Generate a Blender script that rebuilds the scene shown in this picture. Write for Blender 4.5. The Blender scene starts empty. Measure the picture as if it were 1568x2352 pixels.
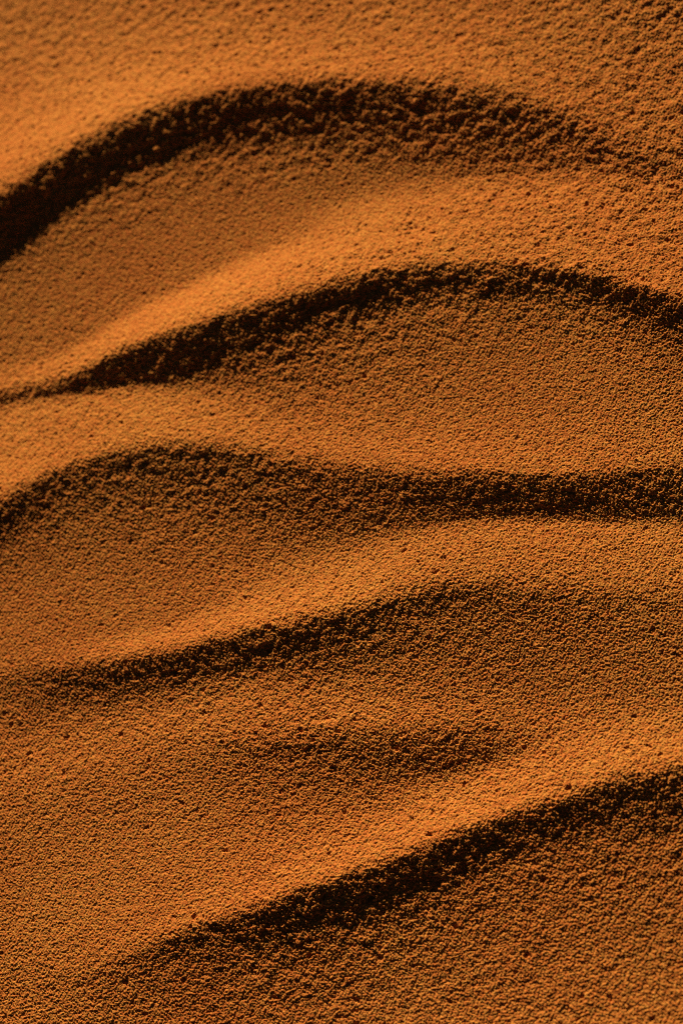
import bpy, math
import numpy as np
from mathutils import Vector, Matrix

sc = bpy.context.scene
R = math.radians

# ---------------------------------------------------------------- camera
# world: X to the right, Y away/up the picture, Z up.  Ground is z = 0 on average.
RES = (682, 1024)
FRAME_W = 0.50                      # metres of sand across the middle of the frame
DIST = 1.20
TILT = R(30)                        # lens axis away from straight down
AZ = R(38)                          # the ground recedes towards the upper left
recede = Vector((-math.sin(AZ), math.cos(AZ), 0))
cam_pos = Vector((0, 0, 0)) - recede * DIST * math.sin(TILT) + Vector((0, 0, DIST * math.cos(TILT)))
fwd = (-cam_pos).normalized()
up = (Vector((0, 1, 0)) - fwd * fwd.y).normalized()
right = fwd.cross(up)
cd = bpy.data.cameras.new('camera')
cam = bpy.data.objects.new('camera', cd)
sc.collection.objects.link(cam)
m3 = Matrix((right, up, -fwd)).transposed()
cam.matrix_world = Matrix.Translation(cam_pos) @ m3.to_4x4()
cd.sensor_fit = 'HORIZONTAL'
cd.sensor_width = 24.0
cd.lens = 24.0 * DIST / FRAME_W
cd.clip_start = 0.01
cd.clip_end = 500
cd.dof.use_dof = True
cd.dof.focus_distance = 1.125
cd.dof.aperture_fstop = 4.4
sc.camera = cam

# ---------------------------------------------------------------- light
SUN_EL = R(18)
SUN_AZ = R(-17)                     # measured from +Y (picture up) clockwise: from the upper left
to_sun = Vector((math.sin(SUN_AZ) * math.cos(SUN_EL), math.cos(SUN_AZ) * math.cos(SUN_EL), math.sin(SUN_EL)))
world = bpy.data.worlds.new('World')
sc.world = world
world.use_nodes = True
nt = world.node_tree
bg = nt.nodes['Background']
sky = nt.nodes.new('ShaderNodeTexSky')
sky.sky_type = 'NISHITA'
sky.sun_disc = False
sky.sun_elevation = SUN_EL
sky.sun_rotation = SUN_AZ
nt.links.new(sky.outputs[0], bg.inputs[0])
bg.inputs[1].default_value = 0.006
sd = bpy.data.lights.new('sun', 'SUN')
sd.energy = 5.0
sd.angle = R(0.6)
sd.color = (1.0, 0.79, 0.47)
so = bpy.data.objects.new('sun', sd)
so.rotation_euler = to_sun.to_track_quat('Z', 'Y').to_euler()
so.location = to_sun * 5
sc.collection.objects.link(so)
sc.view_settings.view_transform = 'Standard'
sc.view_settings.look = 'None'
sc.view_settings.gamma = 1.0
sc.view_settings.use_curve_mapping = False
sc.view_settings.exposure = 0.40
sc.cycles.use_denoising = False
sc.cycles.filter_width = 1.1
sc.cycles.diffuse_bounces = 1

# ---------------------------------------------------------------- relief of the sand
# Feature lines run from left to right across the sand, top to bottom; each line says where it lies
# (x, y on a 1568 x 2352 survey grid) and how much the slope there faces the low sun (1 = level, 0 = turned away).
VW, VH = 1568.0, 2352.0
def F(*pts):
    a = np.array(pts, float)
    return a
feat = []
def add(*pts): feat.append(F(*pts))
# beyond the top
add((-1200, -1500, .42), (2800, -1500, .42))
add((-1200, -420, .46), (0, -520, .50), (800, -600, .50), (1568, -560, .48), (2800, -500, .45))
add((-1200, -330, .24), (0, -430, .22), (800, -510, .22), (1568, -470, .24), (2800, -400, .3))
add((-1200, -200, .36), (0, -280, .36), (800, -360, .36), (1568, -330, .36), (2800, -250, .38))
add((-1200, 300, .46), (0, 0, .44), (300, 0, .44), (700, 0, .45), (1100, 0, .45), (1400, 0, .38), (1568, 0, .33), (2800, 100, .40))
# ripple 1
add((-1200, 700, .52), (0, 170, .52), (200, 130, .53), (500, 90, .52), (800, 70, .50), (1100, 80, .48), (1300, 120, .44), (1450, 170, .42), (1568, 200, .40), (2800, 300, .42))
add((-1200, 900, .62), (0, 360, .68), (150, 290, .68), (300, 225, .66), (500, 165, .62), (700, 150, .60), (900, 150, .58), (1100, 165, .54), (1250, 205, .50), (1400, 280, .44), (1568, 320, .40), (2800, 420, .42))
add((-1200, 1000, .55), (0, 440, .60), (100, 378, .60), (200, 318, .60), (300, 272, .58), (400, 238, .56), (500, 212, .54), (600, 198, .52), (700, 190, .50), (800, 189, .48), (900, 192, .46), (1000, 195, .44), (1100, 207, .42), (1200, 228, .40), (1300, 272, .38), (1400, 328, .38), (1568, 370, .38), (2800, 470, .42))
add((-1200, 1060, .02), (0, 485, .02), (100, 420, .02), (200, 352, .02), (300, 303, .02), (400, 266, .03), (500, 240, .03), (600, 224, .04), (700, 216, .09), (800, 216, .1), (900, 220, .12), (1000, 226, .15), (1100, 240, .17), (1200, 262, .19), (1300, 302, .23), (1400, 350, .28), (1568, 385, .36), (2800, 485, .4))
add((-1200, 1130, .02), (0, 560, .02), (100, 482, .07), (200, 420, .08), (300, 370, .09), (400, 338, .11), (500, 312, .13), (600, 300, .12), (700, 295, .15), (800, 292, .17), (900, 292, .2), (1000, 300, .22), (1100, 315, .23), (1200, 335, .25), (1300, 358, .28), (1400, 378, .32), (1568, 400, .37), (2800, 500, .4))
add((-1200, 1190, .26), (0, 600, .28), (100, 530, .3), (200, 468, .32), (300, 420, .32), (400, 390, .32), (500, 368, .33), (600, 360, .33), (700, 362, .31), (800, 370, .31), (900, 382, .3), (1000, 392, .29), (1100, 392, .29), (1200, 388, .3), (1300, 388, .32), (1400, 395, .38), (1568, 412, .4), (2800, 520, .42))
# trough 1
add((-1200, 1300, .38), (0, 680, .355), (200, 560, .355), (400, 500, .355), (600, 470, .355), (700, 455, .345), (800, 440, .345), (900, 430, .4), (1000, 424, .46), (1100, 418, .5), (1200, 412, .52), (1300, 408, .52), (1400, 412, .48), (1568, 430, .44), (2800, 560, .44))
add((-1200, 1490, .42), (0, 835, .4), (100, 810, .4), (200, 768, .395), (300, 700, .4), (400, 655, .4), (500, 608, .4), (600, 560, .42), (700, 520, .44), (800, 480, .53), (900, 462, .54), (1000, 455, .56), (1100, 450, .56), (1200, 450, .55), (1300, 450, .54), (1400, 460, .5), (1568, 480, .46), (2800, 620, .44))
add((-1200, 1530, .52), (0, 870, .55), (100, 845, .58), (200, 805, .61), (300, 735, .67), (400, 690, .69), (500, 645, .69), (600, 600, .68), (700, 575, .65), (800, 560, .63), (900, 545, .61), (1000, 540, .59), (1100, 540, .54), (1200, 540, .52), (1300, 545, .52), (1400, 560, .5), (1568, 600, .48), (2800, 740, .44))
# ripple 2
add((-1200, 1565, .50), (0, 904, .52), (100, 890, .55), (160, 872, .58), (200, 852, .60), (260, 812, .62), (330, 785, .63), (400, 760, .64), (500, 725, .62), (600, 695, .62), (700, 663, .60), (800, 640, .58), (900, 617, .56), (1000, 610, .54), (1100, 607, .52), (1200, 610, .50), (1300, 620, .50), (1400, 635, .52), (1450, 653, .54), (1500, 672, .54), (1568, 690, .52), (2800, 860, .46))
add((-1200, 1575, .30), (0, 914, .22), (100, 902, .15), (160, 886, .08), (200, 870, .04), (260, 836, .03), (330, 812, .02), (400, 788, .02), (500, 754, .02), (600, 725, .02), (700, 694, .02), (800, 668, .03), (900, 644, .04), (1000, 634, .08), (1100, 630, .12), (1200, 632, .09), (1300, 642, .08), (1400, 658, .06), (1450, 674, .05), (1500, 692, .04), (1568, 712, .06), (2800, 880, .3))
add((-1200, 1582, .34), (0, 922, .26), (100, 908, .17), (160, 898, .14), (200, 890, .09), (260, 878, .08), (330, 872, .08), (400, 866, .09), (450, 850, .08), (500, 828, .13), (600, 778, .12), (700, 742, .13), (800, 712, .14), (900, 686, .17), (1000, 670, .2), (1100, 666, .2), (1200, 664, .18), (1300, 668, .18), (1400, 690, .14), (1450, 705, .11), (1500, 722, .1), (1568, 746, .12), (2800, 920, .3))
add((-1200, 1592, .44), (0, 934, .44), (100, 922, .46), (160, 914, .48), (200, 907, .48), (260, 900, .48), (330, 898, .46), (400, 898, .44), (450, 896, .38), (500, 890, .3), (600, 850, .25), (700, 800, .27), (800, 765, .3), (900, 735, .31), (1000, 705, .33), (1100, 700, .3), (1200, 700, .3), (1300, 705, .3), (1400, 730, .3), (1450, 745, .28), (1500, 765, .27), (1568, 790, .26), (2800, 960, .34))
# trough 2
add((-1200, 1620, .5), (0, 955, .54), (200, 930, .55), (330, 922, .54), (450, 920, .5), (560, 918, .44), (640, 925, .36), (700, 900, .32), (800, 850, .33), (900, 810, .33), (1000, 780, .34), (1100, 770, .34), (1200, 770, .35), (1300, 780, .35), (1400, 800, .35), (1500, 830, .34), (1568, 850, .34), (2800, 1020, .38))
add((-1200, 1700, .5), (0, 1040, .54), (200, 980, .54), (400, 965, .54), (560, 965, .5), (640, 965, .45), (700, 960, .43), (800, 945, .42), (900, 935, .39), (1000, 925, .39), (1200, 920, .39), (1400, 930, .38), (1568, 950, .37), (2800, 1120, .39))
add((-1200, 1760, .54), (0, 1105, .60), (100, 1062, .58), (200, 1030, .56), (300, 1000, .54), (500, 995, .52), (700, 1020, .50), (900, 1035, .52), (1050, 1040, .52), (1200, 1040, .50), (1400, 1040, .46), (1568, 1040, .44), (2800, 1180, .44))
# ripple 3
add((-1200, 1810, .50), (0, 1148, .58), (50, 1120, .58), (100, 1095, .56), (200, 1058, .52), (300, 1030, .48), (400, 1024, .46), (500, 1024, .46), (600, 1040, .46), (700, 1058, .46), (800, 1070, .46), (900, 1078, .50), (1000, 1080, .52), (1100, 1086, .52), (1200, 1090, .50), (1300, 1092, .48), (1400, 1085, .45), (1568, 1072, .42), (2800, 1200, .42))
add((-1200, 1830, .28), (0, 1175, .12), (50, 1145, .14), (100, 1118, .17), (200, 1082, .19), (300, 1054, .18), (400, 1050, .16), (500, 1052, .16), (600, 1072, .19), (700, 1092, .2), (800, 1106, .19), (900, 1112, .18), (1000, 1114, .16), (1100, 1116, .13), (1200, 1118, .11), (1300, 1120, .11), (1400, 1114, .12), (1568, 1104, .14), (2800, 1230, .32))
add((-1200, 1860, .3), (0, 1222, .16), (50, 1190, .2), (100, 1162, .23), (200, 1130, .24), (300, 1108, .23), (400, 1105, .22), (500, 1112, .22), (600, 1140, .23), (700, 1170, .23), (800, 1190, .22), (900, 1192, .2), (1000, 1188, .17), (1100, 1182, .15), (1200, 1180, .14), (1300, 1182, .14), (1400, 1184, .16), (1568, 1184, .19), (2800, 1290, .32))
add((-1200, 1900, .36), (0, 1280, .30), (100, 1215, .30), (200, 1190, .30), (300, 1175, .30), (400, 1175, .30), (500, 1185, .29), (600, 1210, .29), (700, 1230, .28), (800, 1238, .29), (900, 1228, .36), (1000, 1212, .44), (1100, 1204, .48), (1200, 1202, .50), (1300, 1204, .50), (1400, 1208, .48), (1568, 1212, .46), (2800, 1320, .4))
# trough 3
add((-1200, 1960, .40), (0, 1380, .40), (200, 1330, .38), (400, 1310, .37), (600, 1290, .37), (700, 1280, .38), (800, 1265, .42), (900, 1250, .48), (1000, 1238, .51), (1200, 1230, .52), (1400, 1235, .50), (1568, 1240, .48), (2800, 1350, .42))
add((-1200, 2038, .42), (0, 1488, .41), (200, 1458, .41), (400, 1418, .41), (500, 1388, .43), (600, 1345, .47), (700, 1320, .5), (800, 1300, .52), (900, 1290, .52), (1000, 1280, .51), (1200, 1280, .48), (1400, 1285, .47), (1568, 1295, .46), (2800, 1420, .43))
add((-1200, 2060, .44), (0, 1515, .43), (100, 1505, .44), (200, 1500, .52), (300, 1475, .56), (400, 1455, .58), (500, 1425, .6), (600, 1400, .6), (700, 1380, .58), (800, 1355, .57), (900, 1330, .52), (1000, 1315, .48), (1200, 1320, .45), (1400, 1330, .44), (1568, 1335, .44), (2800, 1460, .43))
# ripple 4
add((-1200, 2090, .42), (0, 1550, .40), (100, 1534, .42), (200, 1530, .46), (300, 1510, .54), (400, 1494, .56), (500, 1468, .56), (600, 1444, .54), (700, 1424, .52), (800, 1400, .50), (900, 1372, .46), (1000, 1340, .43), (1100, 1338, .42), (1200, 1354, .41), (1300, 1362, .41), (1400, 1362, .41), (1568, 1360, .41), (2800, 1490, .42))
add((-1200, 2110, .36), (0, 1580, .34), (100, 1560, .24), (200, 1556, .145), (300, 1536, .12), (400, 1518, .09), (500, 1492, .07), (600, 1468, .07), (700, 1448, .08), (800, 1424, .1), (900, 1398, .14), (1000, 1372, .185), (1100, 1368, .235), (1200, 1380, .255), (1300, 1390, .275), (1400, 1390, .305), (1568, 1390, .335), (2800, 1520, .355))
add((-1200, 2140, .38), (0, 1620, .36), (100, 1608, .28), (200, 1594, .25), (300, 1572, .2), (400, 1552, .17), (500, 1526, .15), (600, 1506, .16), (700, 1492, .17), (800, 1472, .19), (900, 1444, .25), (1000, 1420, .25), (1100, 1415, .28), (1200, 1425, .3), (1300, 1430, .31), (1400, 1430, .32), (1568, 1430, .33), (2800, 1560, .37))
add((-1200, 2170, .4), (0, 1660, .37), (100, 1650, .36), (200, 1632, .35), (300, 1610, .34), (400, 1592, .34), (500, 1566, .34), (600, 1552, .34), (700, 1546, .3), (800, 1530, .29), (900, 1510, .28), (1000, 1500, .3), (1200, 1500, .32), (1400, 1500, .33), (1568, 1500, .33), (2800, 1620, .38))
# trough 4 and the faint ripple below it
add((-1200, 2230, .43), (0, 1740, .44), (200, 1690, .46), (400, 1640, .46), (600, 1600, .45), (700, 1600, .43), (800, 1590, .42), (900, 1580, .37), (1000, 1575, .35), (1200, 1575, .34), (1400, 1580, .34), (1568, 1590, .35), (2800, 1690, .39))
add((-1200, 2290, .44), (0, 1800, .46), (200, 1750, .46), (400, 1690, .46), (500, 1670, .475), (600, 1655, .465), (700, 1650, .475), (800, 1645, .485), (900, 1640, .475), (1000, 1640, .455), (1200, 1645, .42), (1400, 1640, .44), (1568, 1640, .46), (2800, 1740, .43))
add((-1200, 2330, .42), (0, 1850, .42), (200, 1800, .42), (400, 1740, .4), (500, 1720, .35), (600, 1715, .31), (700, 1718, .24), (800, 1720, .23), (900, 1718, .245), (1000, 1718, .195), (1100, 1722, .185), (1160, 1722, .27), (1230, 1715, .46), (1300, 1705, .52), (1400, 1690, .54), (1568, 1680, .54), (2800, 1760, .44))
add((-1200, 2370, .41), (0, 1900, .4), (200, 1860, .4), (400, 1810, .39), (500, 1790, .36), (600, 1785, .33), (700, 1780, .31), (800, 1775, .29), (900, 1770, .24), (1000, 1762, .19), (1080, 1755, .2), (1160, 1745, .42), (1230, 1740, .54), (1300, 1738, .57), (1400, 1725, .57), (1568, 1710, .56), (2800, 1790, .44))
add((-1200, 2420, .41), (0, 2000, .40), (200, 1960, .42), (400, 1900, .42), (500, 1880, .41), (600, 1865, .40), (700, 1850, .39), (800, 1840, .38), (900, 1820, .38), (1000, 1800, .44), (1080, 1785, .50), (1160, 1775, .56), (1230, 1770, .58), (1300, 1765, .58), (1400, 1750, .57), (1568, 1735, .56), (2800, 1815, .44))
add((-1200, 2480, .43), (0, 2130, .42), (200, 2100, .44), (400, 2040, .46), (500, 2010, .48), (600, 1985, .50), (700, 1950, .52), (800, 1925, .54), (900, 1890, .58), (1000, 1860, .60), (1100, 1835, .60), (1200, 1815, .60), (1300, 1795, .58), (1400, 1774, .56), (1568, 1752, .54), (2800, 1830, .44))
# ripple 5
add((-1200, 2560, .42), (0, 2290, .40), (100, 2260, .42), (200, 2225, .45), (300, 2180, .49), (400, 2142, .52), (500, 2112, .55), (600, 2078, .58), (700, 2038, .60), (800, 2008, .60), (900, 1976, .60), (1000, 1932, .60), (1100, 1892, .60), (1200, 1862, .58), (1300, 1830, .56), (1400, 1792, .52), (1500, 1774, .46), (1568, 1764, .42), (2800, 1842, .44))
add((-1200, 2590, .4), (0, 2325, .42), (100, 2290, .41), (200, 2252, .37), (300, 2210, .3), (400, 2172, .18), (500, 2142, .11), (600, 2106, .06), (700, 2064, .02), (800, 2034, .01), (900, 2002, .01), (1000, 1960, .01), (1100, 1920, .02), (1200, 1888, .03), (1300, 1858, .05), (1400, 1822, .06), (1500, 1806, .08), (1568, 1798, .1), (2800, 1870, .3))
add((-1200, 2630, .39), (0, 2350, .42), (100, 2320, .41), (200, 2290, .38), (300, 2256, .32), (400, 2216, .3), (500, 2182, .24), (600, 2152, .18), (700, 2118, .1), (800, 2086, .08), (900, 2056, .08), (1000, 2014, .09), (1100, 1972, .12), (1200, 1930, .16), (1300, 1904, .2), (1400, 1876, .21), (1500, 1862, .16), (1568, 1856, .17), (2800, 1910, .3))
add((-1200, 2680, .38), (0, 2390, .4), (200, 2340, .38), (300, 2310, .34), (400, 2275, .34), (500, 2240, .31), (600, 2205, .28), (700, 2170, .24), (800, 2140, .23), (900, 2110, .24), (1000, 2075, .26), (1100, 2030, .28), (1200, 1990, .3), (1300, 1960, .31), (1400, 1940, .31), (1568, 1925, .31), (2800, 1960, .38))
add((-1200, 2800, .4), (0, 2480, .42), (300, 2380, .38), (500, 2330, .345), (700, 2260, .315), (900, 2210, .315), (1100, 2130, .325), (1300, 2070, .335), (1568, 2030, .335), (2800, 2060, .375))
add((-1200, 2900, .44), (0, 2600, .45), (500, 2480, .4), (800, 2360, .38), (1100, 2270, .37), (1300, 2220, .37), (1568, 2180, .37), (2800, 2200, .4))
# beyond the bottom
add((-1200, 3080, .50), (0, 2800, .52), (800, 2640, .52), (1568, 2520, .50), (2800, 2500, .48))
add((-1200, 3120, .14), (0, 2840, .12), (800, 2680, .10), (1568, 2560, .12), (2800, 2540, .2))
add((-1200, 3180, .16), (0, 2900, .14), (800, 2740, .14), (1568, 2620, .15), (2800, 2600, .2))
add((-1200, 3300, .40), (0, 3010, .40), (800, 2850, .40), (1568, 2740, .40), (2800, 2720, .4))
add((-1200, 4200, .42), (2800, 4200, .42))
for k, dy in {7: -11, 8: -6, 14: -11, 15: -6, 21: -12, 22: -7, 28: -11, 29: -6, 38: -12, 39: -7}.items():
    feat[k][:, 1] += dy
K = len(feat)

def feature_rows(vx):
    Y = np.stack([np.interp(vx, f[:, 0], f[:, 1]) for f in feat])
    T = np.stack([np.interp(vx, f[:, 0], f[:, 2]) for f in feat])
    Y = np.maximum.accumulate(Y + np.arange(K)[:, None] * 0.02, axis=0)
    return Y, T
# table: tone and feature index over the survey grid, every 4 units
TS = 4.0
tx = np.arange(-1200, 2801, TS); ty = np.arange(-1500, 4201, TS)
FY, FT = feature_rows(tx)
# soften the polylines sideways
def smooth1(a, s):
    k = np.exp(-0.5 * (np.arange(-4 * s, 4 * s + 1) / s) ** 2); k /= k.sum()
    n = len(k) // 2
    p = np.concatenate([np.repeat(a[:, :1], n, 1), a, np.repeat(a[:, -1:], n, 1)], 1)
    return np.stack([np.convolve(r, k, 'valid') for r in p])
FYs, FTs = smooth1(FY, 7), smooth1(FT, 6)
tone = np.empty((len(ty), len(tx)), np.float32)
for i in range(len(tx)):
    tone[:, i] = np.interp(ty, FYs[:, i], FTs[:, i])
tone = 0.68 * (tone / 0.68) ** 1.58

def bil(tab, gx, gy):
    gx = np.clip(gx, 0, tab.shape[1] - 1.001); gy = np.clip(gy, 0, tab.shape[0] - 1.001)
    ix = gx.astype(np.int64); iy = gy.astype(np.int64)
    fx = (gx - ix).astype(np.float32); fy = (gy - iy).astype(np.float32)
    return ((tab[iy, ix] * (1 - fx) + tab[iy, ix + 1] * fx) * (1 - fy)
            + (tab[iy + 1, ix] * (1 - fx) + tab[iy + 1, ix + 1] * fx) * fy)

cp = np.array(cam_pos); cr = np.array(right); cu = np.array(up); cf = np.array(fwd)
FOC = DIST / FRAME_W                 # focal length in frame widths
def to_survey(X, Y, Z):
    dx, dy, dz = X - cp[0], Y - cp[1], Z - cp[2]
    a = dx * cr[0] + dy * cr[1] + dz * cr[2]
    b = dx * cu[0] + dy * cu[1] + dz * cu[2]
    c = dx * cf[0] + dy * cf[1] + dz * cf[2]
    return VW * (0.5 + FOC * a / c), VH * 0.5 - VW * FOC * b / c
def to_ground(vx, vy):
    a = (vx / VW - 0.5) / FOC; b = -(vy - VH * 0.5) / VW / FOC
    dx = cf[0] + a * cr[0] + b * cu[0]; dy = cf[1] + a * cr[1] + b * cu[1]; dz = cf[2] + a * cr[2] + b * cu[2]
    t = -cp[2] / dz
    return cp[0] + t * dx, cp[1] + t * dy

# broad relief on a regular ground grid: integrate the slopes along the direction of the light
GS = 0.0015
ex, ey = to_ground(np.array([-1000., 2600, -1000, 2600, 800, 800]), np.array([-1300., -1300, 3700, 3700, -1300, 3700]))
gx0, gx1, gy0, gy1 = ex.min(), ex.max(), ey.min(), ey.max()
NX = int((gx1 - gx0) / GS) // 2 * 2; NY = int((gy1 - gy0) / GS) // 2 * 2
GX, GY = np.meshgrid(gx0 + np.arange(NX) * GS, gy0 + np.arange(NY) * GS)
sdir = -np.array([math.sin(SUN_AZ), math.cos(SUN_AZ)])     # the way the light travels
kx = 2 * np.pi * np.fft.rfftfreq(NX, GS)[None, :]; ky = 2 * np.pi * np.fft.fftfreq(NY, GS)[:, None]
ks = kx * sdir[0] + ky * sdir[1]; kt = -kx * sdir[1] + ky * sdir[0]
wx = np.clip(np.minimum(np.arange(NX), NX - 1 - np.arange(NX)) * GS / 0.12, 0, 1)
wy = np.clip(np.minimum(np.arange(NY), NY - 1 - np.arange(NY)) * GS / 0.12, 0, 1)
win = ((3 * wx ** 2 - 2 * wx ** 3)[None, :] * (3 * wy ** 2 - 2 * wy ** 3)[:, None])
te = math.tan(SUN_EL)
H = np.zeros((NY, NX))
for it in range(5):
    vx, vy = to_survey(GX, GY, H)
    I = bil(tone, (vx - tx[0]) / TS, (vy - ty[0]) / TS)
    p = te * (I / ((I * win).sum() / win.sum()) - 1.0) * 1.06
    p = np.maximum(p, -1.03 * te) - 0.07 * te * np.clip((0.05 - I) / 0.05, 0, 1)
    p = (p - (p * win).sum() / win.sum()) * win
    P = np.fft.rfft2(p)
    lam = 0.06; eps = (2 * np.pi / 1.1) ** 2
    Hh = (-1j * ks) * P / (ks ** 2 + lam * kt ** 2 + eps * 0.15)
    Hh *= np.exp(-0.5 * (kx ** 2 + ky ** 2) * (0.0016 ** 2))
    Hn = np.fft.irfft2(Hh, s=(NY, NX))
    H = Hn if it == 0 else 0.5 * H + 0.5 * Hn
print('relief range mm', H.min() * 1e3, H.max() * 1e3)

# ---------------------------------------------------------------- the fine grid of the sand surface
def axis(n_in, n_out, lo, hi, margin, far):
    inn = np.linspace(lo - margin, hi + margin, n_in)
    st = inn[1] - inn[0]
    # grow the step outwards
    r = 1.16
    out = []
    cur, s = 0.0, st
    for i in range(n_out):
        s *= r; cur += s; out.append(cur)
    out = np.array(out); out *= far / out[-1]
    return np.concatenate([(lo - margin) - out[::-1], inn, (hi + margin) + out])
UX = axis(904, 30, 0, VW, 26, 820)
UY = axis(1356, 30, 0, VH, 26, 1050)
MX, MY = np.meshgrid(UX, UY)
PX, PY = to_ground(MX, MY)
ny, nx = PX.shape
hb = bil(H.astype(np.float32), (PX - gx0) / GS, (PY - gy0) / GS)

def hash2(ix, iy, seed):
    h = (ix.astype(np.int64) * 374761393 + iy.astype(np.int64) * 668265263 + seed * 974711) & 0xffffffff
    h = ((h ^ (h >> 13)) * 1274126177) & 0xffffffff
    h = (h ^ (h >> 16)) & 0xffffffff
    return h.astype(np.float32) / 4294967296.0
def grains(X, Y, cell, seed, rmin, rmax, squash=1.0):
    """height of a bed of round grains, one to a cell"""
    ix = np.floor(X / cell).astype(np.int32); iy = np.floor(Y / cell).astype(np.int32)
    best = np.zeros(X.shape, np.float32)
    for a in (-1, 0, 1):
        for b in (-1, 0, 1):
            jx, jy = ix + a, iy + b
            cx = (jx + 0.12 + 0.76 * hash2(jx, jy, seed)) * cell
            cy = (jy + 0.12 + 0.76 * hash2(jx, jy, seed + 1)) * cell
            r = cell * (rmin + (rmax - rmin) * hash2(jx, jy, seed + 2))
            lift = cell * 0.28 * (hash2(jx, jy, seed + 3) - 0.5)
            d2 = ((X - cx) ** 2 + (Y - cy) ** 2).astype(np.float32)
            z = np.sqrt(np.maximum(r * r - d2, 0)) * squash + lift
            best = np.where(d2 < r * r, np.maximum(best, z), best)
    return best
def vnoise(X, Y, cell, seed):
    x = X / cell; y = Y / cell
    ix = np.floor(x).astype(np.int32); iy = np.floor(y).astype(np.int32)
    fx = (x - ix).astype(np.float32); fy = (y - iy).astype(np.float32)
    fx = fx * fx * (3 - 2 * fx); fy = fy * fy * (3 - 2 * fy)
    a = hash2(ix, iy, seed); b = hash2(ix + 1, iy, seed); c = hash2(ix, iy + 1, seed); d = hash2(ix + 1, iy + 1, seed)
    return (a * (1 - fx) + b * fx) * (1 - fy) + (c * (1 - fx) + d * fx) * fy - 0.5

# how clotted the sand is: loose lumps on crests and slip faces, fine and even in the hollows
SX, SY = to_survey(PX, PY, hb)      # where each point lies among the feature lines
rs = bil(tone, (SX - tx[0]) / TS, (SY - ty[0]) / TS)
c, s_ = math.cos(0.6), math.sin(0.6)
QX, QY = PX * c - PY * s_, PX * s_ + PY * c
dark = np.clip((0.26 - tone) / 0.2, 0, 1)
def blur(a, n):
    k = np.hanning(2 * n + 1)[1:-1]; k /= k.sum(); h = len(k) // 2
    for ax in (0, 1):
        a = np.apply_along_axis(lambda r: np.convolve(np.pad(r, h, mode='edge'), k, 'valid'), ax, a)
    return a
dk = bil(np.clip(1.25 * blur(dark, 9), 0, 1).astype(np.float32), (SX - tx[0]) / TS, (SY + 16 - ty[0]) / TS)
near = np.clip((SY - 1500) / 700, 0, 1)            # the lower sand is more clotted
def patch(cx, cy, rx, ry, tilt):
    a = math.radians(tilt); ux = SX - cx; uy = SY - cy
    u = (ux * math.cos(a) + uy * math.sin(a)) / rx; v = (-ux * math.sin(a) + uy * math.cos(a)) / ry
    return np.exp(-(u * u + v * v))
corner = np.exp(-((SX - 1530) / 170) ** 2 - ((SY - 50) / 90) ** 2)   # a clotted spot at the far right
even = np.clip(patch(330, 590, 480, 120, -20) + patch(1270, 880, 330, 130, 0) + patch(260, 1400, 320, 110, -8)
               + patch(250, 2020, 360, 150, -15) + patch(1300, 1560, 280, 70, 0) + patch(800, 450, 260, 60, -15), 0, 1)
lit = np.clip((rs - 0.33) / 0.2, 0, 1)
rough = 0.50 + 0.6 * corner + 0.42 * dk + 0.25 * near + 0.25 * lit + 0.6 * vnoise(PX, PY, 0.12, 5) + 0.4 * vnoise(PX, PY, 0.05, 6)
rough = np.clip(rough, 0.2, 1.25) * (1 - 0.72 * even * (1 - 0.6 * dk))
g1 = grains(PX, PY, 0.00128, 11, 0.50, 0.80)
g2 = grains(QX, QY, 0.0024, 21, 0.28, 0.70)
cl = vnoise(PX, PY, 0.0032, 31) + 0.8 * vnoise(QX, QY, 0.0060, 41) + 0.6 * vnoise(PX, PY, 0.013, 51)
cl2 = vnoise(QX, QY, 0.0040, 81) + 0.8 * vnoise(PX, PY, 0.0075, 82)
fine = (0.94 - 0.16 * even) * g1 + rough * (0.15 * g2 + 0.00062 * cl) + dk * (0.0004 * cl2 + 0.14 * g1)
# little pits
top = np.clip((1300 - SY) / 900, 0, 1)
wX, wY = PX + 0.0022 * vnoise(PX, PY, 0.0021, 91), PY + 0.0022 * vnoise(PX, PY, 0.0021, 92)
pit = grains(wX * c - wY * s_, wX * s_ + wY * c, 0.012, 61, 0.02, 0.17)
pit2 = grains(wX, wY, 0.0062, 63, 0.02, 0.24)
fine = fine - (0.15 + 0.3 * rough) * pit - (0.10 + 0.50 * top) * pit2 * (1 - 0.5 * even) + top * (1 - even) * 0.0009 * cl2
# the grid opens out beyond the frame: let the single grains go where it can no longer carry them
ax = np.gradient(UX); ay = np.gradient(UY)
pitch = np.maximum(ax[None, :] / np.median(ax), ay[:, None] / np.median(ay))
pitch = np.maximum(pitch, 1)
fine = fine * np.clip(1.6 - 0.6 * pitch, 0, 1) + 0.0009 * np.clip(0.6 * pitch - 0.6, 0, 1)
Z = hb + fine
print('verts', PX.size)

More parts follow.
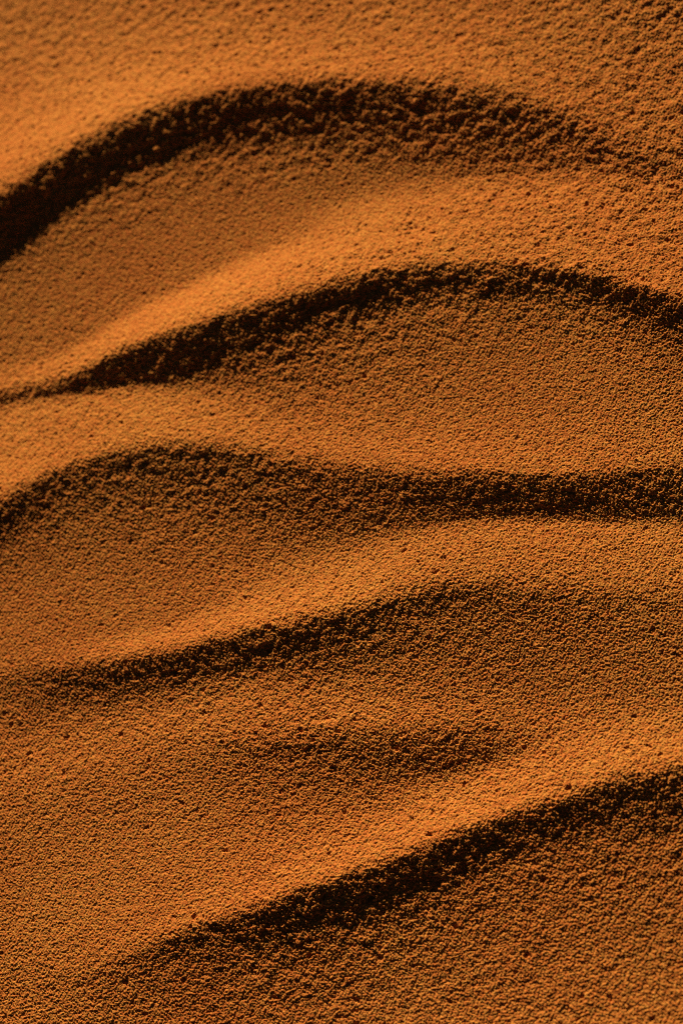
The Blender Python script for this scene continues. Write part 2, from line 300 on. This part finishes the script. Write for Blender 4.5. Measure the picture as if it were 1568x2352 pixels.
# ---------------------------------------------------------------- material
def sand_material():
    m = bpy.data.materials.new('orange_sand')
    m.use_nodes = True
    n = m.node_tree; L = n.links
    b = n.nodes['Principled BSDF']
    b.inputs['Roughness'].default_value = 1.0
    b.inputs['Specular IOR Level'].default_value = 0.06
    geo = n.nodes.new('ShaderNodeNewGeometry')
    pos = geo.outputs['Position']
    vo = n.nodes.new('ShaderNodeTexVoronoi'); vo.inputs['Scale'].default_value = 790
    L.new(pos, vo.inputs['Vector'])
    sep = n.nodes.new('ShaderNodeSeparateColor')
    L.new(vo.outputs['Color'], sep.inputs['Color'])
    # each grain its own tint: red-brown, orange, golden
    r1 = n.nodes.new('ShaderNodeValToRGB')
    e = r1.color_ramp.elements
    e[0].position = 0.0; e[0].color = (0.52, 0.144, 0.034, 1)
    e[1].position = 1.0; e[1].color = (0.64, 0.276, 0.062, 1)
    k = e.new(0.5); k.color = (0.60, 0.203, 0.045, 1)
    # broad drifts of slightly redder and yellower sand
    no = n.nodes.new('ShaderNodeTexNoise'); no.inputs['Scale'].default_value = 6; no.inputs['Detail'].default_value = 4
    L.new(pos, no.inputs['Vector'])
    ad = n.nodes.new('ShaderNodeMath'); ad.operation = 'MULTIPLY_ADD'
    ad.inputs[1].default_value = 0.9; ad.inputs[2].default_value = -0.45
    L.new(no.outputs['Fac'], ad.inputs[0])
    sm = n.nodes.new('ShaderNodeMath'); sm.operation = 'ADD'
    L.new(sep.outputs[0], sm.inputs[0]); L.new(ad.outputs[0], sm.inputs[1])
    L.new(sm.outputs[0], r1.inputs['Fac'])
    mr = n.nodes.new('ShaderNodeMapRange')
    mr.inputs['To Min'].default_value = 0.80; mr.inputs['To Max'].default_value = 1.16
    L.new(sep.outputs[1], mr.inputs['Value'])
    mul = n.nodes.new('ShaderNodeVectorMath'); mul.operation = 'SCALE'
    L.new(r1.outputs['Color'], mul.inputs[0]); L.new(mr.outputs[0], mul.inputs['Scale'])
    L.new(mul.outputs[0], b.inputs['Base Color'])
    # roundness of the single grains
    inv = n.nodes.new('ShaderNodeMath'); inv.operation = 'SUBTRACT'; inv.inputs[0].default_value = 1.0
    L.new(vo.outputs['Distance'], inv.inputs[1])
    bp = n.nodes.new('ShaderNodeBump'); bp.inputs['Strength'].default_value = 0.6; bp.inputs['Distance'].default_value = 0.0007
    L.new(inv.outputs[0], bp.inputs['Height'])
    L.new(bp.outputs[0], b.inputs['Normal'])
    return m
sand = sand_material()

# ---------------------------------------------------------------- normals of the whole surface
Pxyz = np.stack([PX, PY, Z], -1)
du = np.gradient(Pxyz, axis=1); dv = np.gradient(Pxyz, axis=0)
NRM = np.cross(dv, du); NRM /= np.linalg.norm(NRM, axis=-1, keepdims=True)
if NRM[..., 2].mean() < 0: NRM = -NRM
del du, dv

def make_mesh(name, co, quads, nrm=None):
    me = bpy.data.meshes.new(name)
    me.vertices.add(len(co)); me.vertices.foreach_set('co', co.astype(np.float32).ravel())
    me.loops.add(len(quads) * 4); me.loops.foreach_set('vertex_index', quads.astype(np.int32).ravel())
    me.polygons.add(len(quads)); me.polygons.foreach_set('loop_start', np.arange(0, len(quads) * 4, 4, dtype=np.int32))
    me.update(calc_edges=True)
    me.polygons.foreach_set('use_smooth', np.ones(len(quads), bool))
    if nrm is not None:
        me.normals_split_custom_set_from_vertices(nrm.astype(np.float32))
    me.materials.append(sand)
    return me
def link(name, me, parent=None):
    o = bpy.data.objects.new(name, me); sc.collection.objects.link(o)
    if parent: o.parent = parent
    return o

# regions: cut the sheet along the crest lines and along the feet of the slip faces
CUTS = [7, 10, 14, 17, 21, 24, 28, 31, 33, 36, 38, 41]
cxs = 0.25 * (SX[:-1, :-1] + SX[1:, :-1] + SX[:-1, 1:] + SX[1:, 1:])
cys = 0.25 * (SY[:-1, :-1] + SY[1:, :-1] + SY[:-1, 1:] + SY[1:, 1:])
region = np.zeros(cxs.shape, np.int8)
for k in CUTS:
    region += (cys > np.interp(cxs, tx, FYs[k])).astype(np.int8)
vid = np.arange(ny * nx).reshape(ny, nx)
quad = np.stack([vid[:-1, :-1], vid[1:, :-1], vid[1:, 1:], vid[:-1, 1:]], -1)
flat_co = Pxyz.reshape(-1, 3); flat_n = NRM.reshape(-1, 3)

LABELS = [
    'broad topmost sand ripple with a long arched crest and deep black shadow on its left',
    'orange sand ripple whose crest climbs from the left edge into an arch at the right',
    'sand ripple across the middle with a low arch on its left and a straight crest on its right',
    'sand ripple rising from lower left to a crest that fades out right of the middle',
    'faint low swelling of clotted sand between the two slanting lower ripples',
    'lowest slanting sand ripple with a black slip face running from bottom left to right edge',
    'rough brown sand slope in the foreground below the lowest black shadow',
]
def region_object(name, k, parent):
    q = quad[region == k]
    used = np.unique(q)
    remap = np.zeros(ny * nx, np.int32); remap[used] = np.arange(len(used), dtype=np.int32)
    return link(name, make_mesh(name, flat_co[used], remap[q], flat_n[used]), parent)
for r in range(7):
    root = bpy.data.objects.new('sand_ripple', None); sc.collection.objects.link(root)
    root['kind'] = 'structure'; root['label'] = LABELS[r]; root['category'] = 'sand ripple'; root['group'] = 'wind ripples in the orange sand'
    region_object('windward_slope', 2 * r, root)
    if 2 * r + 1 <= len(CUTS):
        if (region == 2 * r + 1).any(): region_object('slip_face', 2 * r + 1, root)

# ---------------------------------------------------------------- the sand all round, out to the horizon
ring = np.concatenate([vid[0, :-1], vid[:-1, -1], vid[-1, :0:-1], vid[:0:-1, 0]])
ring = np.unique(np.concatenate([np.arange(0, len(ring), 4), [0, nx - 1, nx + ny - 2, 2 * nx + ny - 3]]))
ring = np.concatenate([vid[0, :-1], vid[:-1, -1], vid[-1, :0:-1], vid[:0:-1, 0]])[ring]
b0 = flat_co[ring]
ctr = b0.mean(0)
rows = [b0]
for f in list(np.geomspace(1.0, 40.0, 150)[1:]) + [60.0, 110.0, 300.0]:
    q = b0.copy()
    q[:, :2] = ctr[:2] + (b0[:, :2] - ctr[:2]) * f
    x, y = q[:, 0], q[:, 1]
    w = math.exp(-((f - 1) / 0.18) ** 2)
    # wind ripples: long rise towards the sun side, short fall on the lee
    ph = (y * 0.95 - x * 0.25 + 0.22 * vnoise(x, y, 0.6, 71) + 0.10 * vnoise(x, y, 0.27, 73)) / 0.235
    u = ph - np.floor(ph)
    rip = np.where(u < 0.3, u / 0.3, (1 - u) / 0.7); rip = rip * rip * (3 - 2 * rip)
    ripw = (1 - w) * math.exp(-(f / 7) ** 2)
    dune = 0.05 * (1 - math.exp(-(f - 1) / 6)) * (vnoise(x, y, 1.7, 74) + 3 * vnoise(x, y, 7.0, 75))
    q[:, 2] = b0[:, 2] * w + ripw * (0.020 * (0.6 + vnoise(x, y, 0.8, 76)) * (rip - 0.5)) + dune
    rows.append(q)
rows = np.stack(rows)
nr, nc = rows.shape[:2]
rv = np.arange(nr * nc).reshape(nr, nc); rn = np.roll(rv, -1, 1)
rq = np.stack([rv[:-1], rv[1:], rn[1:], rn[:-1]], -1).reshape(-1, 4)
gm = make_mesh('ground', rows.reshape(-1, 3), rq)
if gm.polygons[len(gm.polygons) // 2].normal.z < 0: gm.flip_normals()
g = link('ground', gm)
g['kind'] = 'structure'; g['label'] = 'open orange sand spreading away all round the ripples'; g['category'] = 'sand'
